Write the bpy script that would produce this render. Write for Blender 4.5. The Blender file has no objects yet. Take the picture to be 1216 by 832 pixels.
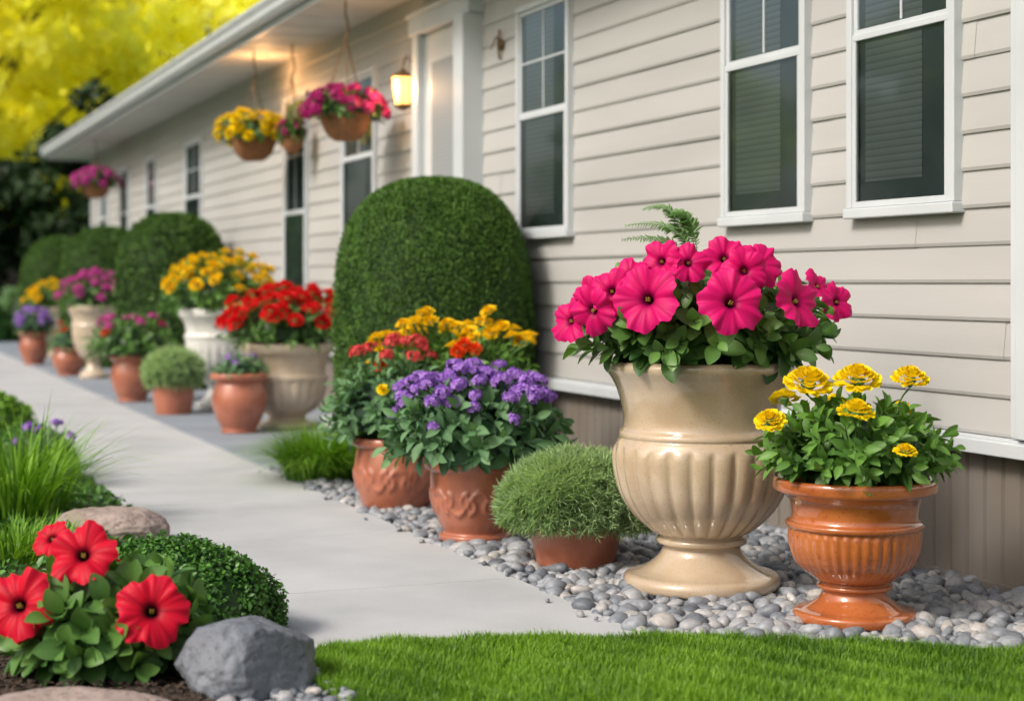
import bpy, bmesh, math, random
import numpy as np
from mathutils import Vector, Matrix, noise
random.seed(5)
rng=np.random.default_rng(11)
C=bpy.context.scene.collection
RIGHT=np.array([.929,-.371,0.]); FWD=np.array([.371,.929,0.]); UP=np.array([0,0,1.])

# ------------------------------------------------------------ mesh tools
class MB:
    def __init__(s): s.v=[];s.f=[];s.m=[];s.t=[];s.c=[];s.n=0
    def add(s,v,f,mat=0,tint=.5,col=None):
        v=np.asarray(v,float).reshape(-1,3); f=np.asarray(f,int)
        s.v.append(v); s.f.append(f+s.n); s.m.append(np.full(len(f),mat))
        s.t.append(np.broadcast_to(np.asarray(tint,float),(len(v),)).copy())
        s.c.append(np.ones((len(v),4)) if col is None else np.asarray(col,float))
        s.n+=len(v)
    def box(s,x0,x1,y0,y1,z0,z1,mat=0,tint=.5):
        v=[(x0,y0,z0),(x1,y0,z0),(x1,y1,z0),(x0,y1,z0),(x0,y0,z1),(x1,y0,z1),(x1,y1,z1),(x0,y1,z1)]
        f=[(0,3,2,1),(4,5,6,7),(0,1,5,4),(1,2,6,5),(2,3,7,6),(3,0,4,7)]
        s.add(v,f,mat,tint)
    def mesh(s,name,mats,smooth=True):
        me=bpy.data.meshes.new(name)
        v=np.concatenate(s.v); me.vertices.add(len(v)); me.vertices.foreach_set("co",v.ravel())
        li=np.concatenate([f.ravel() for f in s.f])
        tot=np.concatenate([np.full(len(f),f.shape[1]) for f in s.f])
        st=np.concatenate([[0],np.cumsum(tot)[:-1]])
        me.loops.add(len(li)); me.loops.foreach_set("vertex_index",li.astype(np.int32))
        me.polygons.add(len(tot)); me.polygons.foreach_set("loop_start",st.astype(np.int32))
        me.polygons.foreach_set("material_index",np.concatenate(s.m).astype(np.int32))
        me.update(calc_edges=True)
        me.polygons.foreach_set("use_smooth",np.full(len(tot),smooth))
        a=me.attributes.new("tint",'FLOAT','POINT'); a.data.foreach_set("value",np.concatenate(s.t))
        a=me.attributes.new("hue",'FLOAT_COLOR','POINT'); a.data.foreach_set("color",np.concatenate(s.c).ravel())
        for m in mats: me.materials.append(m)
        me.update()
        return me

def obj(name,me,parent=None,loc=(0,0,0),**kw):
    o=bpy.data.objects.new(name,me); o.location=loc; C.objects.link(o)
    if parent is not None: o.parent=parent
    for k,v in kw.items(): o[k]=v
    return o
def thing(name,loc,label,category,group=None,data=None):
    o=bpy.data.objects.new(name,data); o.location=loc; C.objects.link(o)
    if data is None: o.empty_display_size=.1
    o["label"]=label; o["category"]=category
    if group: o["group"]=group
    return o
def bevel(o,w=.004,seg=2):
    m=o.modifiers.new("bevel",'BEVEL'); m.width=w; m.segments=seg; m.limit_method='ANGLE'
    return o

def norm(a): return a/np.maximum(np.linalg.norm(a,axis=-1,keepdims=True),1e-9)
def place(tv,tf,frames,locs,scale):
    """frames (M,3,3) columns x,y,z"""
    M=len(locs); sv=tv[None]*scale[:,None,:]
    out=np.einsum('mij,mkj->mki',frames,sv)+locs[:,None,:]
    f=(tf[None]+(np.arange(M)*len(tv))[:,None,None]).reshape(-1,tf.shape[1])
    return out.reshape(-1,3),f
def grid_faces(nr,nc,wrap=False):
    i=np.arange(nr-1)[:,None]; j=np.arange(nc if wrap else nc-1)[None]
    j2=(j+1)%nc if wrap else j+1
    return np.stack([i*nc+j,i*nc+j2,(i+1)*nc+j2,(i+1)*nc+j],-1).reshape(-1,4)
def leaf_tpl(rows=6,fold=.25,droop=.35,shape=1.0,cols=3,ex=.8):
    y=np.linspace(0,1,rows); w=.5*np.sin(np.pi*np.clip(y,0.02,.985)**shape)**ex
    xs=np.linspace(-1,1,cols)
    v=[];t=[]
    for k in range(rows):
        for x in xs:
            v.append((x*w[k],y[k],fold*abs(x)*w[k]-droop*y[k]**2)); t.append(.14 if abs(x)<.1 else 0)
    return np.array(v),grid_faces(rows,cols),np.array(t)
def tube(pts,r0,r1,seg=6):
    pts=np.asarray(pts,float); n=len(pts)
    tan=norm(np.gradient(pts,axis=0)); ref=np.array([.31,.17,.93]) if abs(tan[0][2])<.9 else np.array([1,.1,0.])
    a=norm(np.cross(tan,ref)); b=np.cross(tan,a)
    r=np.linspace(r0,r1,n); th=np.arange(seg)*2*np.pi/seg
    v=pts[:,None,:]+r[:,None,None]*(np.cos(th)[None,:,None]*a[:,None,:]+np.sin(th)[None,:,None]*b[:,None,:])
    return v.reshape(-1,3),grid_faces(n,seg,True)
def bez(a,b,c,n=6):
    t=np.linspace(0,1,n)[:,None]; return (1-t)**2*a+2*t*(1-t)*b+t*t*c
def frames_from(y,n):
    y=norm(y); x=norm(np.cross(y,n)); z=np.cross(x,y); return np.stack([x,y,z],-1)
def lathe(profile,seg=96,disp=None,sub=4):
    p=np.array(profile,float)
    q=[]
    for i in range(len(p)-1):
        p0=p[max(i-1,0)];p1=p[i];p2=p[i+1];p3=p[min(i+2,len(p)-1)]
        l=np.linalg.norm(p2-p1)
        m1=(p2-p0)*.5; m2=(p3-p1)*.5
        for m in (m1,m2):
            ln=np.linalg.norm(m)
            if ln>l: m*=l/ln
        for k in range(sub):
            t=k/sub
            q.append((2*t**3-3*t*t+1)*p1+(t**3-2*t*t+t)*m1+(-2*t**3+3*t*t)*p2+(t**3-t*t)*m2)
    q.append(p[-1]); q=np.array(q)
    th=np.arange(seg)*2*np.pi/seg
    R=np.repeat(q[:,0:1],seg,1); Z=np.repeat(q[:,1:2],seg,1); T=np.repeat(th[None],len(q),0)
    K=np.repeat(np.arange(len(q))[:,None],seg,1)/sub
    if disp is not None: R=R+disp(R,Z,T,K)
    v=np.stack([R*np.cos(T),R*np.sin(T),Z],-1).reshape(-1,3)
    return v,grid_faces(len(q),seg,True)

# ------------------------------------------------------------ materials
def mat(name):
    m=bpy.data.materials.new(name); m.use_nodes=True; nt=m.node_tree
    b=nt.nodes["Principled BSDF"]; return m,nt,b
def N(nt,t,**kw):
    n=nt.nodes.new(t)
    for k,v in kw.items(): setattr(n,k,v)
    return n
def ramp(nt,stops):
    r=N(nt,'ShaderNodeValToRGB'); e=r.color_ramp.elements
    while len(e)<len(stops): e.new(.5)
    for i,(p,c) in enumerate(stops): e[i].position=p; e[i].color=(*c,1)
    return r
def surf(name,c1,c2,scale=8,rough=.6,bump=.0,bscale=60,coat=0,detail=6,rough2=None,spec=.5,stretch=None,speck=None,stain=None):
    m,nt,b=mat(name); L=nt.links.new
    tc=N(nt,'ShaderNodeTexCoord'); src=tc.outputs['Object']
    if stretch:
        mp=N(nt,'ShaderNodeMapping'); mp.inputs['Scale'].default_value=stretch; L(src,mp.inputs['Vector']); src=mp.outputs['Vector']
    n=N(nt,'ShaderNodeTexNoise'); n.inputs['Scale'].default_value=scale; n.inputs['Detail'].default_value=detail; L(src,n.inputs['Vector'])
    r=ramp(nt,[(.3,c1),(.7,c2)]); L(n.outputs['Fac'],r.inputs['Fac'])
    out=r.outputs['Color']
    for sp_ in (speck,stain):
        if not sp_: continue
        v=N(nt,'ShaderNodeTexNoise'); v.inputs['Scale'].default_value=sp_[0]; v.inputs['Detail'].default_value=3; L(src,v.inputs['Vector'])
        wd=.06 if sp_ is speck else .2
        r2=ramp(nt,[(sp_[2],(1,1,1)),(sp_[2]+wd,sp_[1])]); L(v.outputs['Fac'],r2.inputs['Fac'])
        mx=N(nt,'ShaderNodeMix',data_type='RGBA',blend_type='MULTIPLY'); mx.inputs['Factor'].default_value=1
        L(out,mx.inputs[6]); L(r2.outputs['Color'],mx.inputs[7]); out=mx.outputs[2]
    L(out,b.inputs['Base Color'])
    b.inputs['Roughness'].default_value=rough; b.inputs['Coat Weight'].default_value=coat; b.inputs['Coat Roughness'].default_value=.04
    b.inputs['Specular IOR Level'].default_value=spec
    if rough2 is not None:
        mr=N(nt,'ShaderNodeMapRange'); mr.inputs['To Min'].default_value=rough; mr.inputs['To Max'].default_value=rough2
        L(n.outputs['Fac'],mr.inputs['Value']); L(mr.outputs['Result'],b.inputs['Roughness'])
    if bump:
        nb=N(nt,'ShaderNodeTexNoise'); nb.inputs['Scale'].default_value=bscale; nb.inputs['Detail'].default_value=4; L(src,nb.inputs['Vector'])
        bp=N(nt,'ShaderNodeBump'); bp.inputs['Strength'].default_value=bump; bp.inputs['Distance'].default_value=.01
        L(nb.outputs['Fac'],bp.inputs['Height']); L(bp.outputs['Normal'],b.inputs['Normal'])
    return m
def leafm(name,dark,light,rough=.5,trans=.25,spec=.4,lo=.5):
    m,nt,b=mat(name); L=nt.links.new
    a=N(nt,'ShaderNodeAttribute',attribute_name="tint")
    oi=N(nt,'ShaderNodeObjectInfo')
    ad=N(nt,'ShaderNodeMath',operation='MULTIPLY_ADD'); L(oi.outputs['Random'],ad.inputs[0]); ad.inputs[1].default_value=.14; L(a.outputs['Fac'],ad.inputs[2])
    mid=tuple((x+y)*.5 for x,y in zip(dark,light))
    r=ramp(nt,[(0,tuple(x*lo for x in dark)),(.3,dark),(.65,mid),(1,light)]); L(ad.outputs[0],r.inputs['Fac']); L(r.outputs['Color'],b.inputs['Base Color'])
    b.inputs['Roughness'].default_value=rough; b.inputs['Specular IOR Level'].default_value=spec
    tr=N(nt,'ShaderNodeBsdfTranslucent'); mx=N(nt,'ShaderNodeMixShader'); mx.inputs[0].default_value=trans
    g=N(nt,'ShaderNodeMix',data_type='RGBA',blend_type='MULTIPLY'); g.inputs['Factor'].default_value=1; g.inputs[7].default_value=(1.3,1.3,.6,1)
    L(r.outputs['Color'],g.inputs[6]); L(g.outputs[2],tr.inputs['Color'])
    L(b.outputs[0],mx.inputs[1]); L(tr.outputs[0],mx.inputs[2]); L(mx.outputs[0],nt.nodes['Material Output'].inputs['Surface'])
    return m
def petalm(name,rough=.5,trans=.3):
    m,nt,b=mat(name); L=nt.links.new
    a=N(nt,'ShaderNodeAttribute',attribute_name="hue"); L(a.outputs['Color'],b.inputs['Base Color'])
    b.inputs['Roughness'].default_value=rough; b.inputs['Specular IOR Level'].default_value=.2
    tr=N(nt,'ShaderNodeBsdfTranslucent'); L(a.outputs['Color'],tr.inputs['Color'])
    mx=N(nt,'ShaderNodeMixShader'); mx.inputs[0].default_value=trans
    L(b.outputs[0],mx.inputs[1]); L(tr.outputs[0],mx.inputs[2]); L(mx.outputs[0],nt.nodes['Material Output'].inputs['Surface'])
    return m
def emis(name,col,s):
    m,nt,b=mat(name); b.inputs['Base Color'].default_value=(*col,1); b.inputs['Emission Color'].default_value=(*col,1); b.inputs['Emission Strength'].default_value=s; return m

M_leaf=leafm("petunia_leaf",(.028,.09,.022),(.135,.285,.06),.4,.2)
M_leaf2=leafm("marigold_leaf",(.028,.095,.02),(.135,.29,.05),.48,.22)
M_geran=leafm("soft_leaf",(.033,.10,.045),(.15,.30,.13),.6,.22)
M_box=leafm("boxwood_leaf",(.022,.085,.015),(.11,.28,.04),.4,.18)
M_hedge=leafm("hedge_leaf",(.018,.062,.009),(.11,.24,.028),.6,.15)
M_spiky=leafm("spiky_leaf",(.14,.26,.12),(.46,.62,.34),.6,.3,.3,.5)
M_tuft=leafm("tuft_blade",(.06,.18,.012),(.27,.50,.05),.45,.35)
M_lawn=leafm("lawn_blade",(.055,.16,.010),(.24,.44,.03),.5,.35)
M_darktree=leafm("dark_tree_leaf",(.010,.03,.007),(.04,.09,.02),.7,.15)
M_yeltree=leafm("yellow_tree_leaf",(.82,.76,.06),(1.,1.,.24),.6,.5,.3,.85)
M_grntree=leafm("green_tree_leaf",(.10,.16,.06),(.38,.45,.17),.6,.35)
M_petal=petalm("petal")
M_stem=surf("stem_green",(.07,.17,.04),(.12,.26,.06),30,.5)
M_urn=surf("glazed_beige_ceramic",(.44,.34,.235),(.53,.43,.31),5,.12,.012,60,coat=1,speck=(160,(.84,.79,.73),.6),stain=(3,(.86,.80,.74),.5))
M_terrag=surf("glazed_terracotta",(.34,.088,.026),(.48,.155,.048),5,.12,.02,60,coat=1,speck=(110,(.75,.66,.6),.6),stain=(6,(.7,.6,.5),.55))
M_terra=surf("terracotta_clay",(.33,.105,.056),(.44,.155,.09),7,.3,.05,120,rough2=.45,coat=.45,stain=(5,(.76,.7,.66),.5))
M_cream=surf("cream_stoneware",(.50,.41,.30),(.59,.50,.385),6,.3,.05,100,coat=.4,stain=(4,(.85,.8,.75),.5))
M_white=surf("white_stoneware",(.62,.62,.60),(.70,.70,.68),6,.35,.06,100,coat=.2)
M_soil=surf("potting_soil",(.02,.013,.008),(.07,.045,.03),60,.95,.8,150)
M_conc=surf("path_concrete",(.41,.425,.44),(.49,.505,.515),2.2,.8,.16,160,speck=(240,(.88,.88,.88),.55),stain=(1.3,(.87,.88,.88),.5))
M_slab=surf("slab_concrete",(.20,.235,.28),(.27,.305,.35),2.5,.7,.15,140)
M_siding=surf("beige_vinyl_siding",(.405,.405,.395),(.47,.47,.458),1.3,.5,.04,45,stretch=(1,.35,3),stain=(1.1,(.93,.93,.92),.5))
M_skirt=surf("brown_skirting",(.18,.16,.14),(.235,.21,.185),2,.6,.05,60,stretch=(1,1,.3),stain=(2,(.8,.78,.75),.5))
M_trim=surf("white_painted_trim",(.50,.54,.57),(.56,.60,.63),3,.4,.02,80)
M_soffit=surf("white_soffit",(.54,.54,.52),(.62,.62,.60),2,.6)
M_roof=surf("dark_shingle",(.04,.04,.042),(.09,.088,.085),30,.9,.5,60)
M_metal=surf("aged_bronze_metal",(.10,.06,.03),(.22,.14,.06),20,.4); M_metal.node_tree.nodes["Principled BSDF"].inputs['Metallic'].default_value=.6
M_basket=surf("woven_coir",(.20,.085,.035),(.42,.20,.085),45,.85,1,70,stretch=(1,1,3))
M_mulch=surf("bark_mulch",(.022,.014,.009),(.08,.055,.038),35,.95,1,60)
M_ground=surf("ground_grass",(.03,.085,.012),(.09,.19,.03),3,.9,.6,40)
M_gravelbed=surf("gravel_bed",(.06,.065,.07),(.14,.14,.145),40,.9,.8,60)
M_rockg=surf("grey_rock",(.10,.115,.14),(.23,.25,.285),5,.65,.9,26,detail=12,speck=(70,(.7,.7,.7),.6),stain=(6,(.7,.72,.76),.5))
M_rockp=surf("pinkish_rock",(.24,.185,.16),(.42,.345,.31),4,.75,.9,26,detail=12,speck=(60,(.6,.55,.5),.6),stain=(5,(.75,.72,.72),.5))
M_bark=surf("tree_bark",(.03,.022,.015),(.09,.07,.05),10,.9,.8,20,stretch=(1,1,.2))
M_dark=surf("dark_interior",(.08,.105,.12),(.13,.155,.17),3,.8)
M_door=surf("white_door",(.56,.57,.57),(.62,.63,.63),3,.45)
M_glow=emis("lamp_glow",(1,.55,.16),2.2)
M_peb,nt,b=mat("river_pebble")
a=N(nt,'ShaderNodeAttribute',attribute_name="tint"); r=ramp(nt,[(0,(.095,.11,.13)),(.3,(.19,.21,.24)),(.55,(.28,.30,.33)),(.75,(.36,.36,.365)),(.9,(.41,.39,.37)),(1,(.56,.56,.56))])
nt.links.new(a.outputs['Fac'],r.inputs['Fac'])
tc=N(nt,'ShaderNodeTexCoord'); nn=N(nt,'ShaderNodeTexNoise'); nn.inputs['Scale'].default_value=70; nn.inputs['Detail'].default_value=5; nt.links.new(tc.outputs['Object'],nn.inputs['Vector'])
r2=ramp(nt,[(.3,(.72,.72,.72)),(.7,(1.1,1.1,1.1))]); nt.links.new(nn.outputs['Fac'],r2.inputs['Fac'])
mx=N(nt,'ShaderNodeMix',data_type='RGBA',blend_type='MULTIPLY'); mx.inputs['Factor'].default_value=1
nt.links.new(r.outputs['Color'],mx.inputs[6]); nt.links.new(r2.outputs['Color'],mx.inputs[7]); nt.links.new(mx.outputs[2],b.inputs['Base Color'])
b.inputs['Roughness'].default_value=.5
M_glass,nt,b=mat("window_glass"); L=nt.links.new
gl=N(nt,'ShaderNodeBsdfGlossy'); gl.inputs['Roughness'].default_value=.05; gl.inputs['Color'].default_value=(.82,.9,.93,1)
tr=N(nt,'ShaderNodeBsdfTransparent'); tr.inputs['Color'].default_value=(.8,.88,.88,1)
fr=N(nt,'ShaderNodeFresnel'); fr.inputs['IOR'].default_value=1.55
ma=N(nt,'ShaderNodeMath',operation='MULTIPLY_ADD'); L(fr.outputs[0],ma.inputs[0]); ma.inputs[1].default_value=1.25; ma.inputs[2].default_value=.09; ma.use_clamp=True
mx=N(nt,'ShaderNodeMixShader'); L(ma.outputs[0],mx.inputs[0]); L(tr.outputs[0],mx.inputs[1]); L(gl.outputs[0],mx.inputs[2]); L(mx.outputs[0],nt.nodes['Material Output'].inputs['Surface'])
M_blind,nt,b=mat("window_blind"); L=nt.links.new
tc=N(nt,'ShaderNodeTexCoord'); sp=N(nt,'ShaderNodeSeparateXYZ'); L(tc.outputs['Object'],sp.inputs[0])
mu=N(nt,'ShaderNodeMath',operation='MULTIPLY'); mu.inputs[1].default_value=36; L(sp.outputs['Z'],mu.inputs[0])
fc=N(nt,'ShaderNodeMath',operation='FRACT'); L(mu.outputs[0],fc.inputs[0])
r=ramp(nt,[(.0,(.15,.17,.18)),(.25,(.26,.28,.295)),(.9,(.32,.34,.355)),(1,(.16,.18,.19))]); L(fc.outputs[0],r.inputs[0]); L(r.outputs['Color'],b.inputs['Base Color']); b.inputs['Roughness'].default_value=.6

# ------------------------------------------------------------ foliage generators
LEAF=leaf_tpl(8,.22,.26,1.25,3,.62)
LONG=leaf_tpl(7,.22,.26,1.2,3,.75)
SMALL=leaf_tpl(4,.2,.2,.9)
def shoots(mb,n,rx,rz,cz,z0,ll,lw,per,tpl=LEAF,el0=-25,spread=.35,mati=0,stem=1,jit=.12,core=.72,beta=(74,22),t0=.45,tb=.0,tlo=.25):
    g=np.arange(n); az=g*2.39996+rng.uniform(-.3,.3,n)
    s0=math.sin(math.radians(el0)); el=np.arcsin(np.clip(s0+(1-s0)*(g+.5)/n+rng.uniform(-.05,.05,n),-1,1))
    k=1+rng.uniform(-jit,jit,n)
    tip=np.stack([rx*np.cos(el)*np.cos(az)*k,rx*np.cos(el)*np.sin(az)*k,cz+rz*np.sin(el)*k],-1)
    st=np.stack([tip[:,0]*spread,tip[:,1]*spread,np.full(n,z0)],-1)
    mid=(st+tip)*.5; mid[:,2]+=.25*rz+.05*rx; mid[:,:2]*=.9
    t=np.linspace(t0,1,per)[None,:,None]
    P=(1-t)**2*st[:,None]+2*t*(1-t)*mid[:,None]+t*t*tip[:,None]
    T=norm(2*(1-t)*(mid-st)[:,None]+2*t*(tip-mid)[:,None])
    P=P.reshape(-1,3);T=T.reshape(-1,3); m=len(P)
    q=np.tile(np.arange(per),n); tt=np.tile(np.linspace(0,1,per),n)
    ph=q*2.4+np.repeat(rng.uniform(0,6.28,n),per)+rng.uniform(-.3,.3,m)
    ref=np.tile(np.array([0.3,.1,.95]),(m,1)); p=norm(np.cross(T,ref)); qv=np.cross(T,p)
    rad=np.cos(ph)[:,None]*p+np.sin(ph)[:,None]*qv
    be=np.radians(beta[0]+(beta[1]-beta[0])*tt+rng.uniform(-14,14,m))[:,None]
    y=np.cos(be)*T+np.sin(be)*rad; nn=np.sin(be)*T-np.cos(be)*rad+np.array([0,0,.25])
    F=frames_from(y,nn)
    sc=rng.uniform(.7,1.15,m)*(1.05-.42*tt)
    scale=np.stack([lw*sc,ll*sc,ll*sc],-1)
    v,f=place(tpl[0],tpl[1],F,P,scale)
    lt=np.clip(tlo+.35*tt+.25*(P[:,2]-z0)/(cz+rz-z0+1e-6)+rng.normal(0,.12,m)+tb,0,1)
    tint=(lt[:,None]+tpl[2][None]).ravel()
    mb.add(v,f,mati,np.clip(tint,0,1))
    if stem:
        for i in range(n):
            v,f=tube(bez(st[i],mid[i],tip[i],5),ll*.04,ll*.022,5); mb.add(v,f,mati,.45)
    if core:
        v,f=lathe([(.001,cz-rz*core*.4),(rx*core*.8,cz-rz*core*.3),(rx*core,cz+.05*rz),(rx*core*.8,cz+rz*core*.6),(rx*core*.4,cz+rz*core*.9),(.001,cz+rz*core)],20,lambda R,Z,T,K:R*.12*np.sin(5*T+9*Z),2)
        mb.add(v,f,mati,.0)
def blades(mb,n,rbase,length,width,lean=(.2,.9),mati=0,seg=7,center=(0,0,0)):
    az=rng.uniform(0,6.283,n); rb=rbase*np.sqrt(rng.uniform(0,1,n)); a2=az+rng.normal(0,.5,n)
    ln=length*rng.uniform(.6,1.1,n); le=rng.uniform(lean[0],lean[1],n)*(.4+.6*rb/rbase)
    t=np.linspace(0,1,seg)[None]
    h=le[:,None]*t**1.8*ln[:,None]*.9; z=ln[:,None]*(t-.45*le[:,None]*t**2.4)
    d=np.stack([np.cos(a2),np.sin(a2),0*az],-1); s=np.stack([-np.sin(a2),np.cos(a2),0*az],-1)
    base=np.stack([rb*np.cos(az),rb*np.sin(az),0*az],-1)+np.array(center)
    P=base[:,None]+d[:,None]*h[...,None]+UP*z[...,None]
    w=width*rng.uniform(.7,1.2,n)[:,None]*(1-t**1.6*.97)*.5
    A=P-s[:,None]*w[...,None]; B=P+s[:,None]*w[...,None]
    v=np.stack([A,B],2).reshape(-1,3)
    f=grid_faces(seg,2); f=(f[None]+(np.arange(n)*seg*2)[:,None,None]).reshape(-1,4)
    ti=np.clip(rng.uniform(.1,.85,n)[:,None,None]+.35*(t[...,None]-.4),0,1)*np.ones((n,seg,2))
    mb.add(v,f,mati,ti.ravel())
def scatter_leaves(mb,P,Nn,size,tpl=SMALL,asp=.6,mati=0,tilt=.8,tint=None):
    m=len(P); y=norm(np.cross(Nn,rng.normal(0,1,(m,3)))+Nn*rng.uniform(.1,1.0,(m,1))*tilt)
    F=frames_from(y,Nn+rng.normal(0,.5,(m,3))); s=size*rng.uniform(.7,1.3,m)
    v,f=place(tpl[0],tpl[1],F,P,np.stack([s*asp,s,s],-1))
    if tint is None: tint=rng.uniform(.2,.8,m)
    mb.add(v,f,mati,np.clip((tint[:,None]+tpl[2][None]),0,1).ravel())

# ------------------------------------------------------------ flowers
def petunia_mesh(name,base,throat,edge,seed=0):
    r=np.random.default_rng(seed)
    prof=[(.05,-.62),(.07,-.5),(.10,-.34),(.14,-.2),(.2,-.1),(.3,-.035),(.42,.0),(.55,.02),(.68,.03),(.8,.02),(.9,.0),(1.,-.04)]
    seg=90; th=np.arange(seg)*2*np.pi/seg; v=[];c=[]
    ph=r.uniform(0,6.28,4); cup=r.uniform(-.12,.12)
    for (rr,z) in prof:
        lob=1-.17*rr**3*np.abs(np.cos(2.5*th))**6
        lob=lob+.025*rr**3*np.sin(13*th+ph[0])+.018*rr**3*np.sin(23*th+ph[1])
        R=rr*lob; zz=z+cup*rr*rr+rr**2*(.09*np.sin(5*th+ph[2])+.05*np.sin(10*th+ph[3])+.05*np.sin(2*th+ph[0]))+.04*rr**3*np.sin(17*th+ph[1])+.015*rr**2*np.sin(29*th+ph[0])
        zz=zz-.06*rr*np.abs(np.cos(2.5*th))**8
        v.append(np.stack([R*np.cos(th),R*np.sin(th),zz],-1))
        k=np.clip((rr-.14)/.2,0,1); vein=np.abs(np.sin(2.5*th))**14*(1-rr*.7)*.6+.16*np.abs(np.sin(12.5*th))**8*(1-.3*rr)
        e=np.clip((rr-.45)/.55,0,1)
        col=np.array(throat)[None]*(1-k)+k*(np.array(base)[None]*(1-e)+np.array(edge)[None]*e)
        vein=(vein*np.clip(k+.3,0,1))[:,None]*.6
        col=col*(1-vein)+np.array(throat)[None]*vein
        c.append(np.concatenate([col,np.ones((seg,1))],-1))
    mb=MB(); mb.add(np.concatenate(v),grid_faces(len(prof),seg,True),0,.5,np.concatenate(c))
    for k in range(4):
        a=k*1.6; p=np.array([[.03*math.cos(a),.03*math.sin(a),-.3],[.05*math.cos(a),.05*math.sin(a),-.06]])
        tv,tf=tube(p,.012,.025,5); mb.add(tv,tf,0,.5,np.tile([.55,.45,.12,1],(len(tv),1)))
    v2,f2=lathe([(.001,-.66),(.09,-.62),(.1,-.5),(.085,-.42)],10,None,2); mb.add(v2,f2,1,.5)
    return mb.mesh(name,[M_petal,M_stem])
def pompom_mesh(name,c_in,c_out,rings=((.12,5,75),(.28,8,62),(.45,11,48),(.62,14,34),(.8,17,20),(.95,19,4)),seed=0,pl=.42,pw=.34,dome=.38):
    """layered ruffled flower head, radius about 1, facing +Z"""
    r=np.random.default_rng(seed); mb=MB()
    ys=np.linspace(0,1,4); xs=np.linspace(-1,1,4)
    tv=[];
    for y in ys:
        for x in xs: tv.append((x*.5*(.45+.55*math.sin(math.pi*min(y*.62+.12,1))),y-(.12*x*x if y>.9 else 0)+(.05*math.cos(x*9) if y>.9 else 0),.10*x*x+.18*y*y+.05*math.cos(x*6)*y))
    tv=np.array(tv); tf=grid_faces(4,4)
    for (rad,n,tiltdeg) in rings:
        a=np.arange(n)*6.283/n+r.uniform(0,1)+r.normal(0,.12,n)
        tl=np.radians(tiltdeg+r.normal(0,9,n))
        d=np.stack([np.cos(a),np.sin(a),0*a],-1)
        y=d*np.cos(tl)[:,None]+UP*np.sin(tl)[:,None]; nn=-d*np.sin(tl)[:,None]+UP*np.cos(tl)[:,None]
        z0=dome*(1-rad**2)
        P=d*max(rad-pl*.75,.02)+UP*z0
        s=r.uniform(.85,1.15,n)
        v,f=place(tv,tf,frames_from(y,nn),P,np.stack([s*pw,s*pl,s*pl],-1))
        yy=np.tile(tv[:,1],n)[:,None]; k=rad*.7+yy*.3+np.repeat(r.normal(0,.12,n),len(tv))[:,None]; k=np.clip(k,0,1)
        col=np.array(c_in)*(1-k)+np.array(c_out)*k
        mb.add(v,f,0,.5,np.concatenate([col,np.ones((len(col),1))],-1))
    v,f=lathe([(.001,-.45),(.1,-.42),(.24,-.15),(.34,.05),(.001,.1)],10,None,2); mb.add(v,f,1,.5)
    return mb.mesh(name,[M_petal,M_stem])
def cluster_mesh(name,c1,c2,n=26,fr=.3,seed=0,eye=(.6,.5,.2),flat=.55):
    """dome of small five-petalled florets, radius about 1"""
    r=np.random.default_rng(seed); mb=MB()
    g=np.arange(n); el=np.arcsin(np.clip(.05+.95*(g+.5)/n,0,1)); az=g*2.4+r.normal(0,.2,n)
    nn=np.stack([np.cos(el)*np.cos(az),np.cos(el)*np.sin(az),np.sin(el)],-1); nn=norm(nn+r.normal(0,.25,(n,3)))
    P=nn*np.array([.8,.8,flat])*r.uniform(.75,1.2,(n,1))
    x=norm(np.cross(nn,r.normal(0,1,(n,3)))); yv=np.cross(nn,x)
    tv=np.array([(0,0,-.05),(.32,.45,.12),(.06,1,.05),(-.06,1.,.05),(-.32,.45,.12)]); tf=np.array([(0,1,2),(0,2,3),(0,3,4)])
    for k in range(5):
        a=k*1.2566; y=x*math.cos(a)+yv*math.sin(a)
        s=fr*r.uniform(.85,1.2,n)
        v,f=place(tv,tf,frames_from(y,nn),P,np.stack([s*1.1,s,s],-1))
        kk=np.repeat(r.uniform(0,1,n),5)[:,None]; col=np.array(c1)*(1-kk)+np.array(c2)*kk
        col[0::5]=col[0::5]*.4+np.array(eye)*.3
        mb.add(v,f,0,.5,np.concatenate([col,np.ones((len(col),1))],-1))
    for i in range(n):
        v,f=tube([(0,0,-.7),P[i]*.5+np.array([0,0,-.15]),P[i]],.02,.015,4); mb.add(v,f,1,.5)
    return mb.mesh(name,[M_petal,M_stem])

PM=[petunia_mesh("magenta_petunia",(.68,.003,.14),(.16,.0,.045),(.76,.012,.19),i) for i in range(6)]
PR=[petunia_mesh("red_petunia",(.64,.003,.024),(.035,.0,.008),(.72,.010,.042),10+i) for i in range(3)]
MG=[pompom_mesh("yellow_marigold",(.88,.60,.006),(.93,.78,.015),((.12,6,58),(.26,9,50),(.42,12,40),(.58,15,29),(.75,18,16),(.92,20,0),(.96,18,-14)),seed=i,pl=.42,pw=.40,dome=.36) for i in range(3)]
MO=[pompom_mesh("golden_marigold",(.90,.55,.004),(.93,.70,.012),seed=20+i) for i in range(2)]
RC=[pompom_mesh("scarlet_bloom",(.62,.005,.01),(.80,.018,.022),seed=30+i) for i in range(2)]
OR=[pompom_mesh("orange_bloom",(.82,.05,.01),(.88,.10,.015),seed=40+i) for i in range(1)]
PU=[cluster_mesh("purple_cluster",(.28,.10,.58),(.52,.27,.82),seed=50+i,eye=(.6,.5,.6),n=22,fr=.38,flat=.4) for i in range(3)]
MC=[cluster_mesh("magenta_cluster",(.52,.015,.28),(.72,.06,.42),seed=60+i,eye=(.6,.3,.4)) for i in range(2)]
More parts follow.
